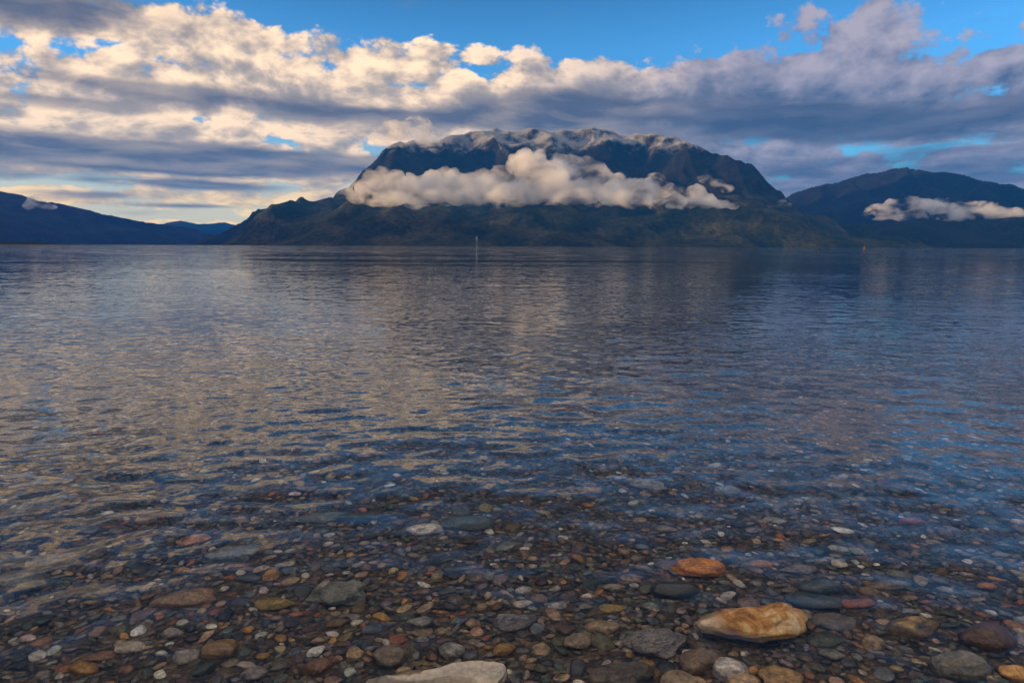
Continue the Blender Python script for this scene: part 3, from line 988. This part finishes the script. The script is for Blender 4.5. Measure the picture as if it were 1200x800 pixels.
# ------------------------------------------------------------------ low clouds lying against the mountains
def cloud_material(name, density, color=(0.995, 0.995, 0.995), aniso=0.2, size=260.0, lo=0.38, hi=0.62):
    m, nt, out = new_mat(name)
    v = nt.new('ShaderNodeVolumePrincipled')
    v.inputs['Color'].default_value = (*color, 1)
    p = E(nt, nt.new('ShaderNodeNewGeometry').outputs['Position'])
    n = nt.noise(nt.vmath('MULTIPLY', p, (0.8, 1.0, 1.25)), 1 / size, 6, 0.62, dist=0.5)
    nt.put(v.inputs['Density'], nt.sstep(lo, hi, n) * density)
    m.cycles.volume_step_rate = 0.12
    v.inputs['Anisotropy'].default_value = aniso
    nt.t.links.new(v.outputs[0], out.inputs['Volume'])
    return m


def make_cloud(name, balls, mat, voxel, amp, label, seed=0, freq=1 / 150.0, puffs=4, grow=1.12, even=9):
    """balls: px, py, radius px, distance, squash"""
    VV, FF, nv = [], [], 0
    v0, f0 = ICO[2]
    cr = random.Random(seed)
    more = []
    for (px, py, rp, dist, sq) in balls:
        if not puffs:
            break
        for q in range(puffs):
            a = cr.uniform(0, 2 * math.pi)
            ox, oy = math.cos(a), math.sin(a)
            if oy > 0.25:
                oy *= 0.5
            rr = rp * cr.uniform(0.28, 0.55)
            c1 = (px + ox * rp * 0.8, py + oy * rp * 0.8 * sq, rr, dist + cr.uniform(-1, 0.6) * rp * 8, 0.5 + 0.5 * sq)
            more.append(c1)
            for q2 in range(1):
                a = cr.uniform(0, 2 * math.pi)
                more.append((c1[0] + math.cos(a) * rr * 0.8, c1[1] - abs(math.sin(a)) * rr * 0.8, rr * cr.uniform(0.35, 0.6), c1[3] + cr.uniform(-1, 0.6) * rr * 8, 0.9))
    for (px, py, rp, dist, sq) in list(balls) + more:
        c = at(px, py, dist)
        r = rp / FPX * np.linalg.norm(c) * grow
        VV.append(v0 * np.array([r, r * 0.9, r * sq]) + c); FF.append(f0 + nv); nv += len(v0)
    V = np.concatenate(VV)
    cen = V.mean(0)
    o = mesh_obj(name, V - cen, np.concatenate(FF), mat)
    o.location = cen
    md = o.modifiers.new('remesh', 'REMESH'); md.mode = 'VOXEL'; md.voxel_size = voxel
    sm = o.modifiers.new('smooth', 'SMOOTH'); sm.factor = 0.5; sm.iterations = even
    dg = bpy.context.evaluated_depsgraph_get()
    ev = o.evaluated_get(dg)
    me = bpy.data.meshes.new_from_object(ev)
    o.modifiers.clear()
    old = o.data; o.data = me; bpy.data.meshes.remove(old)
    n = len(me.vertices)
    co = np.empty(n * 3, np.float32); me.vertices.foreach_get('co', co); co = co.reshape(-1, 3).astype(float)
    no = np.empty(n * 3, np.float32); me.vertices.foreach_get('normal', no); no = no.reshape(-1, 3).astype(float)
    d = np.zeros(n); a = 1.0; fq = freq
    for k in range(5):
        nn = perlin3(co * fq + seed * 5.1 + k * 11)
        d += a * (1 - 2.2 * np.abs(nn) if k < 3 else nn) * (0.5 if k < 3 else 0.35)
        a *= 0.55; fq *= 2.05
    under = smooth(0.1, -0.8, no[:, 2])
    co = co + no * (d * amp * (1 - 0.55 * under))[:, None]
    me.vertices.foreach_set('co', co.astype(np.float32).ravel())
    me.polygons.foreach_set('use_smooth', np.ones(len(me.polygons), bool))
    me.materials.clear(); me.materials.append(mat)
    me.update()
    tag(o, label, 'cloud', 'low clouds against the mountains')
    return o


m_cl = cloud_material('cloud_dense', 0.0105, size=300.0, lo=0.36, hi=0.70)
m_cl2 = cloud_material('cloud_soft', 0.013, size=190.0, lo=0.42, hi=0.64)
m_cl3 = cloud_material('cloud_wisp', 0.008, size=170.0, lo=0.46, hi=0.66)
cr_ = random.Random(4)
bank = []
for px in range(392, 760, 13):
    bank.append((px, 226 + cr_.uniform(-5, 4), (15 if px > 450 else 10) + cr_.uniform(-3, 4), 7550 + cr_.uniform(-150, 150), 0.75))
for px, py, rp in ((416, 221, 9), (437, 213, 12), (450, 207, 11), (464, 214, 13), (484, 217, 12), (507, 214, 14), (522, 208, 11), (535, 212, 13), (551, 216, 12), (572, 215, 14), (588, 209, 13), (607, 194, 13), (616, 188, 12), (628, 192, 12), (648, 200, 13), (655, 191, 9), (672, 196, 13), (690, 197, 12),
                   (700, 206, 14), (720, 218, 13), (735, 226, 11), (752, 233, 9), (640, 214, 20), (622, 206, 17), (650, 210, 18), (690, 222, 18), (560, 220, 17)):
    bank.append((px, py, rp, 7500 + cr_.uniform(-120, 120), 0.95))
make_cloud('cloud', bank, m_cl, 17, 52, 'long billowing golden cloud bank across the snowy mountain', 1, puffs=3, grow=1.0, even=26)
make_cloud('cloud', [(px, 234 + cr_.uniform(-3, 3), 12, 7300, 0.55) for px in range(430, 800, 14)], m_cl3, 26, 50, 'thin mist hanging under the long golden cloud bank', 2)
make_cloud('cloud', [(800, 241, 7, 7600, .6), (812, 232, 10, 7600, .9), (818, 226, 8, 7600, 1), (806, 236, 10, 7600, .8), (828, 236, 10, 7600, .7), (845, 240, 8, 7600, .5), (860, 242, 6, 7600, .45), (786, 242, 6, 7600, .5)], m_cl2, 18, 32, 'small peaked pinkish cloud on the dark slope right of the long bank', 3, puffs=3)
make_cloud('cloud', [(752, 222, 8, 8200, .5), (768, 213, 10, 8200, .8), (784, 222, 9, 8200, .6), (800, 222, 7, 8200, .5), (740, 224, 6, 8200, .5)], m_cl3, 20, 40, 'ragged wisp behind the small peaked cloud', 4, puffs=2)
make_cloud('cloud', [(826, 210, 7, 8800, .6), (840, 216, 8, 8800, .6), (850, 222, 7, 8800, .5)], m_cl3, 22, 40, 'faint scrap of cloud high on the right shoulder', 5, puffs=2)
make_cloud('cloud', [(905, 241, 6, 8300, .4), (915, 240, 7, 8300, .5), (925, 241, 5, 8300, .4)], m_cl3, 18, 26, 'tiny flat cloud at the right foot of the snowy mountain', 6)
bankr = [(px, 249 + cr_.uniform(-2, 1), 8 + cr_.uniform(-1, 2), 9500, .75) for px in range(1028, 1170, 9)] + [(1045, 244, 8, 9500, .8), (1065, 241, 9, 9500, .9), (1085, 243, 8, 9500, .8), (1104, 242, 8, 9500, .9), (1130, 246, 7, 9500, .8), (1016, 251, 6, 9500, .5), (1180, 251, 7, 9500, .4), (1196, 249, 8, 9500, .4)]
make_cloud('cloud', bankr, m_cl2, 28, 50, 'long pale blue cloud bank under the right-hand range', 7)
make_cloud('cloud', [(34, 241, 6, 12500, .6), (43, 237, 7, 12500, .8), (52, 241, 6, 12500, .5), (62, 243, 4, 12500, .4)], m_cl2, 24, 40, 'small mauve cloud against the long blue range', 8)
make_cloud('cloud', [(452, 162, 14, 9600, .7), (475, 158, 16, 9600, .8), (500, 162, 14, 9600, .9), (512, 172, 9, 9600, .8), (490, 150, 15, 9700, .7), (460, 150, 12, 9700, .6)], m_cl3, 34, 60, 'golden wisp curling over the left shoulder of the snowy mountain', 9, puffs=2)

# ------------------------------------------------------------------ small things on the lake
def paint(name, c, rough=0.5):
    m, nt, out = new_mat(name)
    p = E(nt, nt.new('ShaderNodeTexCoord').outputs['Object'])
    n = nt.noise(p, 3, 5, 0.6)
    k = nt.lin(0.3, 0.7, n, 0.8, 1.1)
    principled(nt, out, nt.mix(1.0, (*c, 1), nt.comb(k, k, k), 'MULTIPLY'), rough)
    return m


def lathe(name, prof, mat, parent=None, n=20):
    V, F = [], []
    for (r, z) in prof:
        for k in range(n):
            a = 2 * math.pi * k / n
            V.append((r * math.cos(a), r * math.sin(a), z))
    for i in range(len(prof) - 1):
        for k in range(n):
            F.append((i * n + k, i * n + (k + 1) % n, (i + 1) * n + (k + 1) % n, (i + 1) * n + k))
    return mesh_obj(name, V, F, mat, parent)


def empty(name, loc):
    o = bpy.data.objects.new(name, None)
    o.location = loc
    COL.objects.link(o)
    return o


m_white = paint('white_paint', (0.34, 0.36, 0.38))
m_steel = paint('grey_steel', (0.35, 0.36, 0.38))
m_orange = paint('orange_paint', (0.50, 0.22, 0.08))
m_dark = paint('dark_rubber', (0.05, 0.05, 0.055))
D = 600.0
k = D / FPX
p = at(558.5, 289, D)
bc = tag(empty('beacon', (p[0], p[1], 0)), 'slim white beacon post standing in the lake before the green slope', 'beacon')
lathe('pile', [(0.0, -6), (0.50, -6), (0.50, 0.5), (0.42, 0.6), (0, 0.6)], m_steel, bc)
lathe('pole', [(0.0, 0.61), (0.34, 0.61), (0.30, 5.0), (0, 5.0)], m_white, bc)
lathe('daymark', [(0.0, 4.2), (0.75, 4.21), (0.85, 4.4), (0.85, 8.2), (0.7, 8.4), (0, 8.41)], m_white, bc)
lathe('lantern', [(0.0, 8.42), (0.3, 8.42), (0.3, 9.2), (0.1, 9.5), (0, 9.5)], m_steel, bc)
D = 420.0
p = at(1013, 287, D)
by = tag(empty('buoy', (p[0], p[1], 0)), 'orange conical buoy floating off the right-hand shore', 'buoy')
lathe('float', [(0, -0.5), (0.75, -0.4), (0.9, 0.1), (0.75, 0.45), (0.35, 0.5), (0, 0.5)], m_orange, by)
lathe('topmark', [(0, 0.51), (0.42, 0.52), (0.14, 1.7), (0, 1.75)], m_orange, by)
for i, (px, lab) in enumerate(((962, 'dark low mooring buoy, farther of two from the orange buoy'), (973, 'dark low mooring buoy nearer to the orange buoy'), (772, 'lone dark mooring buoy before the middle of the mountain'))):
    p = at(px, 289, 260.0)
    b = tag(lathe('mooring_buoy', [(0, -0.3), (0.3, -0.25), (0.42, 0.05), (0.34, 0.28), (0.12, 0.36), (0.1, 0.5), (0, 0.52)], m_dark), lab, 'buoy', 'mooring buoys')
    b.location = (p[0], p[1], 0)

# ------------------------------------------------------------------ air
m_hz, nt, out = new_mat('haze')
v = nt.new('ShaderNodeVolumePrincipled')
v.inputs['Color'].default_value = (0.01, 0.26, 1.0, 1)
v.inputs['Density'].default_value = 2.7e-5
v.inputs['Anisotropy'].default_value = 0.0
nt.t.links.new(v.outputs[0], out.inputs['Volume'])
x0, x1, y0, y1, z0, z1 = -14400, 14400, -6800, 24800, -62, 2100
hv = [(x, y, z) for z in (z0, z1) for y in (y0, y1) for x in (x0, x1)]
hz = mesh_obj('haze', hv, [(0, 2, 3, 1), (4, 5, 7, 6), (0, 1, 5, 4), (2, 6, 7, 3), (0, 4, 6, 2), (1, 3, 7, 5)], m_hz, shade=False)
tag(hz, 'thin blue evening air over the lake', 'haze', kind='stuff')

# ------------------------------------------------------------------ render settings
S.render.engine = 'CYCLES'
S.view_settings.view_transform = 'Standard'
S.view_settings.look = 'None'
S.view_settings.gamma = 1.0
S.view_settings.exposure = 1.0
S.view_settings.use_curve_mapping = False
cy = S.cycles
cy.max_bounces = 10
cy.transmission_bounces = 8
cy.glossy_bounces = 4
cy.diffuse_bounces = 3
cy.volume_bounces = 8
cy.transparent_max_bounces = 12
cy.use_denoising = True
S.render.resolution_x, S.render.resolution_y = 1024, 682
